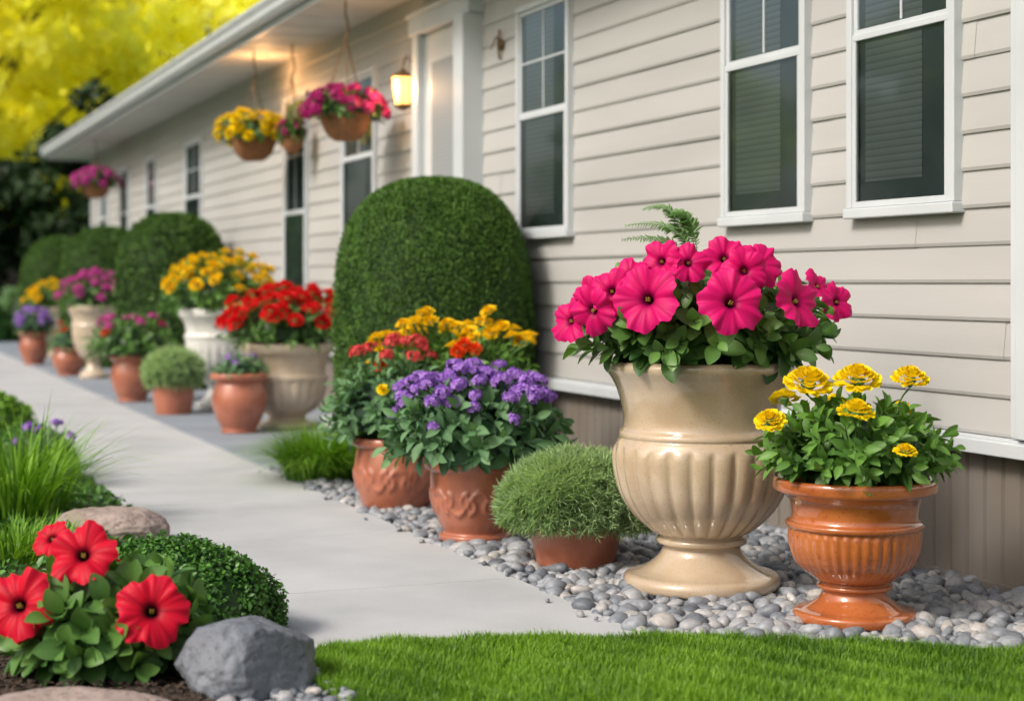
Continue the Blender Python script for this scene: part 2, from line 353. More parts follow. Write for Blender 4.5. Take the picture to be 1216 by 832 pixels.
MD=[cluster_mesh("deep_magenta_cluster",(.36,.004,.13),(.56,.02,.22),seed=65+i,eye=(.4,.1,.2)) for i in range(2)]
RM=[cluster_mesh("red_cluster",(.62,.01,.04),(.82,.04,.08),seed=70+i) for i in range(2)]

def add_flower(parent,me,p,n,size,name="flower",mb=None,root=None):
    n=Vector(n).normalized(); q=n.to_track_quat('Z','Y')
    o=bpy.data.objects.new(name,me); C.objects.link(o); o.parent=parent
    o.location=Vector(p); o.rotation_mode='QUATERNION'; o.rotation_quaternion=q@Matrix.Rotation(random.uniform(0,6.28),3,'Z').to_quaternion()
    s=size*random.uniform(.94,1.06); o.scale=(s,s,s)
    if mb is not None:
        p=np.array(p)-np.array(n)*size*.45; r=np.array(root)
        m=(p+r)/2; m[2]=p[2]-.15*abs(p[2]-r[2]); m[:2]=r[:2]*.55+p[:2]*.45
        v,f=tube(bez(r,m,p,7),.004,.003,5); mb.add(v,f,0,.7)
    return o
def dome_flowers(parent,mb,meshes,n,rx,rz,cz,z0,size,el=(15,90),out=1.03,up=.35,seed=0,name="flower",az_c=None,az_w=math.pi,jit=.07):
    r=np.random.default_rng(seed)
    s0=math.sin(math.radians(el[0])); s1=math.sin(math.radians(el[1]))
    for i in range(n):
        e=math.asin(s0+(s1-s0)*(i+.5)/n); a=i*2.39996+r.normal(0,.25)+seed
        if az_c is not None: a=az_c+r.uniform(-az_w,az_w)
        k=out*r.uniform(1-jit,1+jit)
        d=np.array([math.cos(e)*math.cos(a),math.cos(e)*math.sin(a),math.sin(e)])
        p=np.array([rx*d[0]*k,rx*d[1]*k,cz+rz*d[2]*k])
        add_flower(parent,meshes[i%len(meshes)],p,d+np.array([0,0,up])+r.normal(0,.15,3),size*r.uniform(.8,1.15),name,mb,(p[0]*.3,p[1]*.3,z0))
def dpos(a,z,cz,rx,rz,k=1.0):
    t=max(0,1-(a/rx)**2-((z-cz)/rz)**2); return RIGHT*a-FWD*rx*math.sqrt(t)*k+UP*z

def pot(parent,profile,m,name="pot",seg=96,disp=None,soil=None,label=None,sub=4):
    mb=MB(); v,f=lathe(profile,seg,disp,sub); mb.add(v,f)
    o=obj(name,mb.mesh(name,[m]),parent)
    if soil:
        mb=MB(); v,f=lathe([(.001,soil[1]+.015),(soil[0]*.5,soil[1]+.008),(soil[0],soil[1])],32,lambda R,Z,T,K:0*R,3); mb.add(v,f)
        obj("soil",mb.mesh("soil",[M_soil]),parent)
    return o
def simple_pot(r,h,rb=None,rim=.035,t=.02,belly=0):
    rb=rb or r*.68
    return [(.001,0),(rb*.97,0),(rb,.008),(rb+(r-rb)*.5+belly,h*.5),(r*.94+belly*.3,h-rim-.008),(r*.94,h-rim-.002),(r,h-rim+.004),(r+.004,h-rim*.5),(r,h-.004),(r-.006,h),(r-t,h-.002),(r-t-.003,h-.02),(r-t-.01,h-.08)]
def round_pot(r,h):
    return [(.001,0),(r*.60,0),(r*.64,.008),(r*.62,.03),(r*.78,h*.22),(r*.94,h*.45),(r*.95,h*.62),(r*.84,h*.8),(r*.82,h*.84),(r*.95,h*.88),(r*1.02,h*.92),(r*1.02,h*.97),(r*.96,h),(r*.86,h*.99),(r*.8,h*.9),(r*.78,h*.8)]

# ------------------------------------------------------------ ground & setting
mb=MB(); mb.add([(-250,-120,0),(250,-120,0),(250,400,0),(-250,400,0)],[(0,1,2,3)]); obj("ground",mb.mesh("ground",[M_ground]),kind="structure")
def sheet(x0,x1,y0,y1,z,nx,ny,fn=None):
    X,Y=np.meshgrid(np.linspace(x0,x1,nx),np.linspace(y0,y1,ny)); Z=np.full_like(X,z)
    if fn is not None: Z=Z+fn(X,Y)
    v=np.stack([X,Y,Z],-1).reshape(-1,3); return v,grid_faces(ny,nx)
def bedz(X,Y): return .03*np.clip((1.2-X)*2,0,1)*(1+.5*np.sin(X*9+Y*4)*np.sin(Y*7))
mb=MB(); v,f=sheet(-1.6,1.14,2.2,4.7,.012,60,40,bedz); mb.add(v,f); v,f=sheet(-1.6,1.262,4.7,32,.012,60,270,bedz); mb.add(v,f)
obj("flower_bed_ground",mb.mesh("flower_bed_ground",[M_mulch]),kind="structure")
n=26000; x=rng.uniform(-.5,1.24,n); y=rng.uniform(5.0,14,n); kk=(np.sin(x*7+y*3)+np.sin(y*5-x*4)*.8+rng.normal(0,.5,n))>-1.0; x=x[kk];y=y[kk]
P=np.stack([x,y,.012+bedz(x,y)+rng.uniform(.0,.05,len(x))],-1); mb=MB(); scatter_leaves(mb,P,norm(np.tile(UP,(len(x),1))+rng.normal(0,.5,(len(x),3))),.035,SMALL,.6,0,.8,rng.uniform(.1,.8,len(x)))
obj("ground_cover",mb.mesh("ground_cover",[M_box]),kind="stuff")
n=2600; x=rng.uniform(.1,1.12,n); y=rng.uniform(3.7,5.2,n); P=np.stack([x,y,.014+bedz(x,y)+rng.uniform(.0,.012,n)],-1); mb=MB()
cv=np.array([(-.5,0,0),(.5,.05,0),(.4,1,.05),(-.35,.9,.0),(-.4,.1,.22),(.4,.1,.2),(.3,.9,.24),(-.3,.8,.2)]); cf=np.array([(0,3,2,1),(4,5,6,7),(0,1,5,4),(1,2,6,5),(2,3,7,6),(3,0,4,7)])
az=rng.uniform(0,6.28,n); yv=np.stack([np.cos(az),np.sin(az),rng.normal(0,.3,n)],-1); s=rng.uniform(.012,.035,n)
v,f=place(cv,cf,frames_from(yv,UP+rng.normal(0,.3,(n,3))),P,np.stack([s*.45,s,s*.5],-1)); mb.add(v,f); obj("bark_chips",mb.mesh("bark_chips",[M_mulch],False),kind="stuff")
mb=MB(); joints=[4.54,5.65,6.87]+[6.87+1.22*i for i in range(1,21)]
for a_,b_ in zip(joints[:-1],joints[1:]): mb.box(1.27,2.27,a_+.005,b_-.005,-.05,.024)
bevel(obj("path",mb.mesh("path",[M_conc],False),kind="structure"),.006,2)
mb=MB()
for a_,b_ in zip([9.45,12.5,15.5,18.5,21.5,24.5,27.5],[12.5,15.5,18.5,21.5,24.5,27.5,31]): mb.box(2.276,3.745,a_+.004,b_-.004,-.05,.03)
bevel(obj("pavement_slab",mb.mesh("pavement_slab",[M_slab],False),kind="structure"),.005,2)
mb=MB(); v,f=sheet(2.275,3.78,2.2,9.45,.004,10,30); mb.add(v,f); v,f=sheet(1.141,1.265,4.4,4.698,.006,4,4); mb.add(v,f)
obj("gravel_bed_ground",mb.mesh("gravel_bed_ground",[M_gravelbed]),kind="structure")
EX=[1.18,1.21,1.28,1.5,1.8,2.25,2.8,3.2,3.72]; EY=[4.40,4.62,4.72,4.74,4.68,4.53,4.20,3.88,3.36]
def lawn_edge(x): return np.interp(x,EX,EY)+.012*np.sin(np.asarray(x)*14)
mb=MB(); xs=np.linspace(1.18,3.72,40); top=np.stack([xs,lawn_edge(xs)-.01,0*xs+.028],-1); bot=np.stack([xs,0*xs+.5,0*xs+.028],-1)
lo=top.copy(); lo[:,1]+=.015; lo[:,2]=0
mb.add(np.concatenate([bot,top,lo]),grid_faces(3,40))
mb.add([(1.175,.5,0),(1.175,4.38,0),(1.18,4.38,.028),(1.18,.5,.028)],[(0,1,2,3)])
obj("lawn_ground",mb.mesh("lawn_ground",[M_ground]),kind="structure")
n=180000; x=rng.uniform(1.16,3.72,n); y=lawn_edge(x)-rng.uniform(0,1,n)**1.25*1.75+rng.normal(0,.010,n)
az=rng.uniform(0,6.28,n); h=rng.uniform(.014,.036,n)*(1+.25*np.sin(x*5+1)*np.sin(y*6)+.15*np.sin(x*31+y*17)); le=rng.uniform(.05,.9,n)*h
d=np.stack([np.cos(az),np.sin(az),0*az],-1); s=np.stack([-np.sin(az),np.cos(az),0*az],-1)*rng.uniform(.001,.002,n)[:,None]
B=np.stack([x,y,0*x+.024],-1); mid=B+d*(le*.3)[:,None]+UP*(h*.55)[:,None]; tip=B+d*le[:,None]+UP*h[:,None]
v=np.stack([B-s,B+s,mid-s*.8,mid+s*.8,tip],1).reshape(-1,3)
f=(np.array([(0,1,3),(0,3,2),(2,3,4)])[None]+(np.arange(n)*5)[:,None,None]).reshape(-1,3)
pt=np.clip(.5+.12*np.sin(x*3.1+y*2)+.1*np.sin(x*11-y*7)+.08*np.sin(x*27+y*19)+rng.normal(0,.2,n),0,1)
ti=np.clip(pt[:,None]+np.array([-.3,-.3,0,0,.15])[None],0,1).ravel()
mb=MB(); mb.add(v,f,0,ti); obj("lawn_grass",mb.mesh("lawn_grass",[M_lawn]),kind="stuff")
def ico(sub):
    bm=bmesh.new(); bmesh.ops.create_icosphere(bm,subdivisions=sub,radius=1); v=np.array([q.co[:] for q in bm.verts]); f=np.array([[w.index for w in q.verts] for q in bm.faces]); bm.free(); return v,f
def pebbles(mb,x,y,zlo,zhi,sub,smin=.013,smax=.034):
    iv,iff=ico(sub); n=len(x)
    grp=rng.integers(0,6,n)
    for g in range(6):
        v0=iv*(1+.10*np.sin(iv[:,[1]]*3+g)+.08*np.sin(iv[:,[0]]*4+g*2)+.07*np.cos(iv[:,[2]]*3.3+g*1.3))
        k=grp==g; m=k.sum()
        s=rng.uniform(smin,smax,m)*rng.uniform(.7,1,m); az=rng.uniform(0,6.28,m)
        yv=np.stack([np.cos(az),np.sin(az),rng.normal(0,.25,m)],-1); nn=UP+rng.normal(0,.25,(m,3))
        P=np.stack([x[k],y[k],rng.uniform(zlo,zhi,m)],-1)
        v,f=place(v0,iff,frames_from(yv,nn),P,np.stack([s*rng.uniform(.7,.95,m),s*1.15,s*rng.uniform(.5,.8,m)],-1))
        t=np.clip(rng.beta(2.0,2.2,m),0,1); mb.add(v,f,0,np.repeat(t,len(v0)))
def jitgrid(x0,x1,y0,y1,st):
    X,Y=np.meshgrid(np.arange(x0,x1,st),np.arange(y0,y1,st)); X=X.ravel()+rng.uniform(-.5,.5,X.size)*st; Y=Y.ravel()+rng.uniform(-.5,.5,Y.size)*st
    return X,Y
mb=MB()
X,Y=jitgrid(2.285,3.73,3.5,6.6,.04); k=Y>lawn_edge(X)+.0; pebbles(mb,X[k],Y[k],.008,.022,2,.016,.038)
X,Y=jitgrid(2.30,3.73,3.5,6.6,.062); k=Y>lawn_edge(X)+.0; pebbles(mb,X[k],Y[k],.02,.036,2,.024,.05)
X,Y=jitgrid(2.285,3.73,6.6,9.42,.046); pebbles(mb,X,Y,.012,.034,2,.02,.044)
X,Y=jitgrid(.88,1.19,3.6,4.66,.034); pebbles(mb,X,Y,.02,.045,2,.014,.032)
X,Y=jitgrid(1.12,1.27,4.45,4.72,.034); pebbles(mb,X,Y,.01,.03,2,.014,.026)
X,Y=jitgrid(2.2,2.285,4.75,9.3,.05); k=rng.uniform(0,1,len(X))<.08; pebbles(mb,X[k],Y[k],.031,.034,1,.010,.018)
obj("gravel",mb.mesh("gravel",[M_peb]),kind="stuff")

# ------------------------------------------------------------ house
XW=3.72; Y0=.8; Y1=27.3; ZS=.56; ZT=3.07
house=thing("mobile_home",(6.2,14.6,0),"long single-storey mobile home with beige vinyl siding and white eaves","house")
HO=np.array([6.2,14.6,0.])
def hobj(name,mb,mats,parent=house,smooth=False,origin=None,bv=None,**kw):
    o0=HO if parent is house else np.array(parent["_o"])
    org=np.array(origin) if origin is not None else o0
    for i in range(len(mb.v)): mb.v[i]=mb.v[i]-org
    o=obj(name,mb.mesh(name,mats,smooth),parent,tuple(org-o0),**kw)
    if bv: bevel(o,bv)
    return o
mb=MB(); z=ZS; ce=.132; row=0
while z<ZT:
    z1=min(z+ce,ZT+.02); cuts=[Y0]; yy=Y0+1.2+(row*1.37)%3.6
    while yy<Y1: cuts.append(yy); yy+=3.66
    cuts.append(Y1)
    for i,(a_,b_) in enumerate(zip(cuts[:-1],cuts[1:])):
        o_=.0018*(i%2); xa=XW-.0145-o_; xb=XW-.004-o_
        e=.004 if i%2 else 0
        mb.add([(XW,a_-e,z),(XW,b_+e,z),(xa+.003,b_+e,z),(xa+.003,a_-e,z),(xa-.001,a_-e,z+.012),(xa-.001,b_+e,z+.012),(xb,b_+e,z1-.003),(xb,a_-e,z1-.003),(xb,a_-e,z1),(xb,b_+e,z1)],[(0,1,2,3),(3,2,5,4),(4,5,6,7),(7,6,9,8)])
    z+=ce; row+=1
mb.box(XW+.002,8.7,Y0+.002,Y1-.002,ZS,ZT)
hobj("wall",mb,[M_siding])
mb=MB(); ys=[];xs_=[]
y=Y0
while y<Y1:
    for dy,dx in ((0,0),(.075,0),(.082,.012),(.093,.012)):
        ys.append(y+dy); xs_.append(XW+.022+dx)
    y+=.1
ys=np.array(ys); xs_=np.array(xs_); n=len(ys)
mb.add(np.concatenate([np.stack([xs_,ys,0*ys],-1),np.stack([xs_,ys,0*ys+.51],-1)]),grid_faces(2,n))
mb.box(XW+.04,8.6,Y0+.05,Y1-.05,0,.55)
mb.box(XW-.004,XW+.03,Y0,Y1,-.02,.045)
hobj("skirting",mb,[M_skirt])
mb=MB(); mb.box(XW-.045,XW+.05,Y0,Y1,.515,.557); mb.box(XW-.055,XW-.0455,Y0,Y1,.495,.545); hobj("ledge_trim",mb,[M_trim],bv=.004)
mb=MB(); mb.box(XW-.03,XW+.09,Y1-.11,Y1+.012,ZS+.002,ZT-.002); hobj("corner_trim",mb,[M_trim],bv=.004)
mb=MB(); mb.box(XW-.05,XW+.0,4.50,4.66,ZS+.002,ZT-.002); mb.box(XW-.062,XW-.0505,4.54,4.62,ZS+.002,ZT-.002); hobj("batten_trim",mb,[M_trim],bv=.005)
XE=3.1; RY0=Y0-.4; RY1=27.8
mb=MB(); mb.box(XE,9.3,RY0,RY1,ZT+.001,ZT+.02)
for k in range(60):
    yy=RY0+.3+k*.48
    if yy<RY1: mb.box(XE+.02,XW-.02,yy,yy+.008,ZT-.003,ZT+.0005)
hobj("soffit",mb,[M_soffit])
mb=MB(); mb.box(XE-.02,XE-.001,RY0,RY1,ZT-.03,ZT+.16); mb.box(XE,9.3,RY1+.001,RY1+.02,ZT-.03,ZT+.16)
prof=np.array([(-.025,.02),(-.085,.02),(-.11,.05),(-.115,.09),(-.14,.13),(-.14,.15),(-.13,.15),(-.125,.13),(-.025,.13)])
for q0,q1 in zip(prof[:-1],prof[1:]):
    mb.add([(XE+q0[0],RY0,ZT+q0[1]),(XE+q1[0],RY0,ZT+q1[1]),(XE+q1[0],RY1,ZT+q1[1]),(XE+q0[0],RY1,ZT+q0[1])],[(0,1,2,3)])
hobj("gutter",mb,[M_trim])
mb=MB()
for s0,s1 in (((XE-.06,ZT+.165),(6.2,ZT+.95)),((6.2,ZT+.95),(9.38,ZT+.165))):
    v=[(s0[0],RY0-.03,s0[1]),(s1[0],RY0-.03,s1[1]),(s1[0],RY1+.04,s1[1]),(s0[0],RY1+.04,s0[1])]; v+= [(a,b,c+.035) for a,b,c in v]
    mb.add(v,[(0,3,2,1),(4,5,6,7),(0,1,5,4),(1,2,6,5),(2,3,7,6),(3,0,4,7)])
mb.add([(XE,RY0,ZT+.16),(9.3,RY0,ZT+.16),(6.2,RY0,ZT+.94),(XE,RY1,ZT+.16),(9.3,RY1,ZT+.16),(6.2,RY1,ZT+.94)],[(0,1,2),(3,5,4)])
hobj("roof",mb,[M_roof])
def window(y0,y1,z0=1.345,z1=2.69,blind_on_dark=True,zm=None):
    o=np.array([XW,(y0+y1)/2,(z0+z1)/2]); e=obj("window",None,house,tuple(o-HO)); e["_o"]=list(o)
    zm=zm or (z0+(z1-z0)*.525); X=XW
    mb=MB(); w=.036
    mb.box(X-.05,X-.001,y0,y0+w,z0+w*.9,z1-w); mb.box(X-.05,X-.001,y1-w,y1,z0+w*.9,z1-w); mb.box(X-.052,X-.001,y0,y1,z1-w,z1)
    hobj("frame",mb,[M_trim],e,bv=.004)
    mb=MB(); mb.box(X-.062,X-.001,y0-.006,y1+.006,z0-.008,z0+w*.9-.001); hobj("sill",mb,[M_trim],e,bv=.005)
    mb=MB(); s=.024; a,b=y0+w+.001,y1-w-.001; zb,zt=z0+w*.9+.001,z1-w-.001
    for (p,q,xx) in ((zb,zm,X-.046),(zm-.005,zt,X-.038)):
        mb.box(xx,xx+.016,a,a+s,p+s,q-s); mb.box(xx,xx+.016,b-s,b,p+s,q-s); mb.box(xx-.001,xx+.016,a,b,p,p+s); mb.box(xx-.001,xx+.016,a,b,q-s,q)
    c=(a+b)/2; mb.box(X-.034,X-.027,c-.006,c+.006,zm+s,zt-s); h_=(zm+zt)/2; mb.box(X-.0335,X-.0275,a+s,b-s,h_-.006,h_+.006)
    hobj("sash",mb,[M_trim],e,bv=.002)
    mb=MB(); mb.add([(X-.040,a+s,zb+s),(X-.040,b-s,zb+s),(X-.040,b-s,zm-s),(X-.040,a+s,zm-s)],[(0,3,2,1)])
    mb.add([(X-.030,a+s,zm+s-.01),(X-.030,b-s,zm+s-.01),(X-.030,b-s,zt-s),(X-.030,a+s,zt-s)],[(0,3,2,1)])
    hobj("glass_pane",mb,[M_glass],e)
    mb=MB(); mb.box(X-.0215,X-.0195,a,b,zb,zt)  # dark sheet close behind the glass stands in for the unlit room
    if blind_on_dark: mb.box(X-.025,X-.0225,a+(b-a)*.30,b-(b-a)*.10,zb+.1,zt,1)
    hobj("blind_on_dark",mb,[M_dark,M_blind],e)
for (a,b,bl) in ((4.97,5.66,True),(5.97,6.68,True),(8.39,9.15,True),(11.97,12.87,True),(18.45,19.4,False),(21.3,22.05,False),(23.5,24.2,False),(25.5,26.2,False)): window(a,b,blind_on_dark=bl)
window(13.95,14.75,.62,2.72,False,1.7)
do=np.array([XW,10.35,.6]); door=obj("door",None,house,tuple(do-HO)); door["_o"]=list(do)
mb=MB(); a,b=9.78,10.92; d=.10
mb.box(XW-d-.05,XW-.001,a,a+.17,.56,2.76); mb.box(XW-d,XW-.001,b-.12,b,.56,2.76); mb.box(XW-d-.02,XW-.001,a-.02,b+.02,2.761,2.88); mb.box(XW-d-.04,XW-.001,a-.04,b+.04,2.881,2.91)
hobj("door_frame",mb,[M_trim],door,bv=.006)
mb=MB(); mb.box(XW-.05,XW-.02,a+.171,b-.121,.57,2.755)
for zz in ((.7,1.35),(1.45,1.6)): mb.box(XW-.062,XW-.051,a+.28,b-.24,zz[0],zz[1])
hobj("door_leaf",mb,[M_door],door,bv=.004)
mb=MB(); mb.box(XW-.06,XW-.052,a+.34,b-.30,1.75,2.55); hobj("glass_pane",mb,[M_blind],door)
mb=MB(); v,f=lathe([(.001,-.03),(.012,-.03),(.012,0),(.028,.012),(.028,.035),(.001,.045)],16,None,2); v=v[:,[2,1,0]]*np.array([-1,1,1])+np.array([XW-.07,a+.24,1.55]); mb.add(v,f); hobj("handle",mb,[M_metal],door,True)
mb=MB(); mb.box(3.0,3.744,9.8,10.95,.03,.2); mb.box(3.3,3.744,9.8,10.95,.201,.37); mb.box(3.5,3.66,9.8,10.95,.371,.5)
st=thing("doorstep",(3.4,10.4,.03),"grey concrete steps below the white entrance door","steps"); 
for i in range(len(mb.v)): mb.v[i]=mb.v[i]-np.array([3.4,10.4,.03])
bevel(obj("step",mb.mesh("step",[M_conc],False),st),.006)
y_,z_=11.08,2.42; o=np.array([XW-.11,y_,z_]); e=obj("wall_lamp",None,house,tuple(o-HO)); e["_o"]=list(o)
mb=MB(); v,f=tube([(XW,y_,z_+.02),(XW-.04,y_,z_+.19),(XW-.09,y_,z_+.23),(XW-.11,y_,z_+.16)],.008,.008,8); mb.add(v,f)
v,f=lathe([(.001,-.008),(.055,-.008),(.055,.004),(.001,.012)],20,None,2); v=v[:,[2,1,0]]*np.array([-1,1,1])+np.array([XW-.02,y_,z_+.03]); mb.add(v,f)
for pr in ([(.001,.15),(.012,.14),(.02,.13),(.085,.092),(.088,.084),(.001,.086)],[(.001,-.15),(.014,-.145),(.05,-.13),(.062,-.115),(.062,-.105),(.001,-.105)]):
    v,f=lathe(pr,6,None,2); mb.add(v+o,f)
for k in range(6):
    q=k*math.pi/3; v,f=tube([o+np.array([.062*math.cos(q),.062*math.sin(q),-.11]),o+np.array([.082*math.cos(q),.082*math.sin(q),.088])],.003,.003,5); mb.add(v,f)
hobj("bracket",mb,[M_metal],e)
mb=MB(); v,f=lathe([(.001,-.1),(.054,-.1),(.074,.08),(.001,.08)],12,None,1); mb.add(v+o,f); hobj("lamp_glass",mb,[M_glow],e)
l=bpy.data.lights.new("lantern_light",'POINT'); l.energy=8; l.color=(1,.58,.26); l.shadow_soft_size=.05
lo_=bpy.data.objects.new("lantern_light",l); C.objects.link(lo_); lo_.parent=e; lo_.location=(-.12,-.02,0)
mb=MB(); yb,zb_=9.45,2.52
v,f=lathe([(.001,-.006),(.035,-.006),(.035,.004),(.001,.01)],16,None,2); v=v[:,[2,1,0]]*np.array([-1,1,1])+np.array([XW-.025,yb,zb_]); mb.add(v,f)
th=np.linspace(0,4.5,14); pts=np.stack([XW-.03-.02*th/1.5*1.0,yb+0*th,zb_+.05*np.sin(th)*(1-th*.1)],-1); v,f=tube(pts,.007,.004,6); mb.add(v,f)
v,f=tube([(XW-.03,yb,zb_-.09),(XW-.04,yb,zb_),(XW-.03,yb,zb_+.09)],.008,.008,6); mb.add(v,f)
hobj("wall_bracket",mb,[M_metal],house,True,origin=(XW,yb,zb_))
o=np.array([3.42,14.5,ZT]); e=obj("ceiling_lamp",None,house,tuple(o-HO)); e["_o"]=list(o)
mb=MB(); v,f=lathe([(.07,-.003),(.07,-.012),(.055,-.012),(.052,-.004)],28,None,2); mb.add(v+o,f); hobj("lamp_ring",mb,[M_trim],e,True)
mb=MB(); v,f=lathe([(.001,-.008),(.05,-.007)],28,None,2); mb.add(v+o,f); hobj("lamp_glass",mb,[M_glow],e,True)
l=bpy.data.lights.new("ceiling_light",'POINT'); l.energy=12; l.color=(1,.5,.2); l.shadow_soft_size=.08
lo_=bpy.data.objects.new("ceiling_light",l); C.objects.link(lo_); lo_.parent=e; lo_.location=(0,0,-.25)

# ------------------------------------------------------------ big glazed urn
def flutes(n,k0,k1,amp,ph=0):
    def d(R,Z,T,K):
        w=np.clip((K-k0)/.8,0,1)*np.clip((k1-K)/.8,0,1)
        return amp*w*(np.abs(np.sin(n*T/2+ph))**.7-.6)
    return d
G="flower urns and pots along the house"
t=thing("petunia_urn",(2.79,5.21,.03),"tall glazed beige pedestal urn with fluted belly, full of magenta petunias","planter",G)
t.scale=(.945,.945,.95)
S=.00307
prof=[(.05,0),(88,0),(93,3),(94,11),(90,17),(80,20),(70,24),(58,32),(49,42),(47,50),(54,54),(54,59),(50,62),(60,68),(80,86),(95,108),(103,132),(106,154),(105,168),(101,176),(99,179),(100,182),(99,186),(95,191),(94,202),(97,220),(102,237),(108,249),(112,255),(115,260),(115,266),(111,270),(105,270),(99,264),(93,245),(89,225)]
pot(t,[(a*S,b*S) for a,b in prof],M_urn,"urn",208,flutes(26,12.6,18.4,.014),(.265,.74),sub=5)
mb=MB(); rx,rz,cz,z0=.43,.23,.93,.76
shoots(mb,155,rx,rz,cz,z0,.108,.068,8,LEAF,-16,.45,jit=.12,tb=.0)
for (px,pz,s,me) in ((-.225,1.045,.118,0),(.045,1.035,.112,1),(.275,1.04,.105,2),(-.40,1.0,.095,3),(-.47,.965,.085,4),(-.335,1.07,.09,5),(-.17,1.175,.085,2),(-.08,1.17,.075,3),(.04,1.185,.085,0),(.165,1.165,.085,1),(.37,1.09,.07,2),(.48,1.03,.08,3),(-.27,1.13,.075,4),(.10,1.14,.08,5),(-.40,1.06,.07,2)):
    p=dpos(px*1.05,pz+.015,cz,.53,.35,1.0); out=norm(p-UP*cz)
    add_flower(t,PM[me],p,out*.6-FWD*.5+RIGHT*(px*.5)+UP*.12+rng.normal(0,.2,3),s*.99,"flower",mb,(p[0]*.3,p[1]*.3,z0))
dome_flowers(t,mb,PM,12,.46,.26,cz,z0,.085,(15,75),1.04,.2,3,az_c=math.atan2(.929,.371),az_w=1.5)
for (dx,ln,cx,rise) in ((-1,.27,-.04,.16),(-1,.18,-.06,.22),(-.6,.2,-.03,.20),(-1,.24,-.08,.11),(-1,.12,-.02,.20)):
    d=RIGHT*dx*.9+FWD*.2*dx; b0=RIGHT*cx+UP*1.16-FWD*.05
    pts=bez(b0,b0+UP*rise*1.25,b0+UP*rise+d*ln,40); v,f=tube(pts,.0022,.001,4); mb.add(v,f,0,.8)
    T=norm(np.gradient(pts,axis=0))
    for sgn in (-1,1):
        nn=np.tile(UP*.5-FWD*.6,(40,1)); sd=norm(np.cross(T,nn))*sgn; y=sd+T*.8+rng.normal(0,.12,(40,3))
        k=np.linspace(1,.2,40)*np.clip(np.linspace(-.6,4,40),.05,1)*rng.uniform(.7,1.15,40); ss=.06*k
        v,f=place(SMALL[0],SMALL[1],frames_from(y,nn),pts,np.stack([ss*.26,ss,ss],-1)); mb.add(v,f,0,.8)
obj("foliage",mb.mesh("foliage",[M_leaf]),t)

# ------------------------------------------------------------ glazed terracotta urn with marigolds
t=thing("marigold_urn",(2.97,4.53,.03),"glossy orange-brown fluted ceramic urn with yellow marigolds on pebbles","planter",G)
t.scale=(.965,.965,.965)
prof=[(.001,0),(.193,0),(.199,.006),(.20,.026),(.19,.034),(.165,.038),(.15,.045),(.118,.068),(.106,.088),(.108,.1),(.122,.106),(.122,.116),(.112,.122),(.14,.14),(.185,.18),(.207,.23),(.213,.275),(.212,.30),(.222,.306),(.222,.32),(.208,.326),(.203,.345),(.21,.385),(.232,.41),(.255,.418),(.264,.426),(.265,.452),(.258,.462),(.24,.462),(.228,.45),(.215,.41)]
pot(t,prof,M_terrag,"urn",192,flutes(40,13.2,17.2,.009),(.225,.43),sub=5)
mb=MB(); rx,rz,cz,z0=.29,.18,.52,.43
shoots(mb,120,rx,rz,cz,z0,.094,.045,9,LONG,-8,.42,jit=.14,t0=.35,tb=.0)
for (a_,z,s,k,ci) in ((-.165,.77,.080,.3,0),(.0,.78,.080,.2,1),(.165,.785,.064,.3,2),(-.045,.69,.058,.95,0),(-.295,.655,.05,.5,1),(.095,.575,.036,1.2,2)):
    p=RIGHT*a_-FWD*.25*k+UP*(z-.0); add_flower(t,MG[ci],p,UP*1.0-FWD*.45+RIGHT*a_*.8+rng.normal(0,.08,3),s,"flower",mb,(a_*.3,-.05,z0))
for i in range(3):
    a_=.2*math.cos(i*1.7); p=RIGHT*a_+FWD*.22+UP*(.66+.02*i); add_flower(t,MG[i%3],p,UP+FWD*.4,.05,"flower",mb,(p[0]*.3,p[1]*.3,z0))
obj("foliage",mb.mesh("foliage",[M_leaf2]),t)

# ------------------------------------------------------------ spiky ball pots
def spiky(name,loc,label,pr,ph,rx,rz,cz,n,gr,per=16,ll=.045,w=.006,el0=-30,jit=.07):
    t=thing(name,loc,label,"potted plant",gr)
    pot(t,simple_pot(pr,ph,pr*.8,.03),M_terra,"pot",64,None,(pr*.85,ph-.03))
    mb=MB(); shoots(mb,n,rx,rz,cz,ph-.03,ll,w,per,SMALL,el0,.5,jit=jit,core=.84,beta=(45,14),t0=.7,stem=0,tb=.1,tlo=.3); obj("foliage",mb.mesh("foliage",[M_spiky]),t); return t
spiky("spiky_grass_pot",(2.58,5.82,.03),"low terracotta pot with round pale green needle-leaved shrub",.185,.17,.27,.19,.215,1700,G,12,.065,.0035,-20,.12)

# ------------------------------------------------------------ purple flower pot with scroll relief
def scroll(n,z0,z1,amp):
    def d(R,Z,T,K):
        H=z1-z0; zc=(z0+z1)/2; outer=(R>.12)&(K<13)
        vine=np.exp(-((Z-zc-H*.22*np.sin(n*T))/(H*.055))**2)
        a=((T*n/np.pi+.5)%1-.5)*np.pi/n*.18; sg=np.sign(np.sin(n*T)); rr=np.hypot(a,Z-zc+sg*H*.06)
        ring=np.exp(-((rr-H*.13)/(H*.04))**2)+np.exp(-(rr/(H*.05))**2)
        return outer*amp*np.maximum(vine,ring*.9)*np.clip((Z-z0)/.02,0,1)*np.clip((z1-Z)/.02,0,1)
    return d
t=thing("purple_flower_pot",(2.44,6.52,.03),"terracotta pot with scroll relief and purple flowers beside the path","planter",G)
t.scale=(.97,.97,.97)
pot(t,[(.001,0),(.15,0),(.155,.006),(.155,.025),(.14,.032),(.138,.04),(.158,.08),(.182,.15),(.194,.22),(.194,.28),(.196,.30),(.216,.306),(.22,.32),(.22,.345),(.213,.352),(.198,.35),(.19,.32),(.17,.24)],M_terra,"pot",240,scroll(6,.06,.28,.011),(.19,.32),sub=8)
mb=MB(); rx,rz,cz,z0=.36,.23,.43,.33
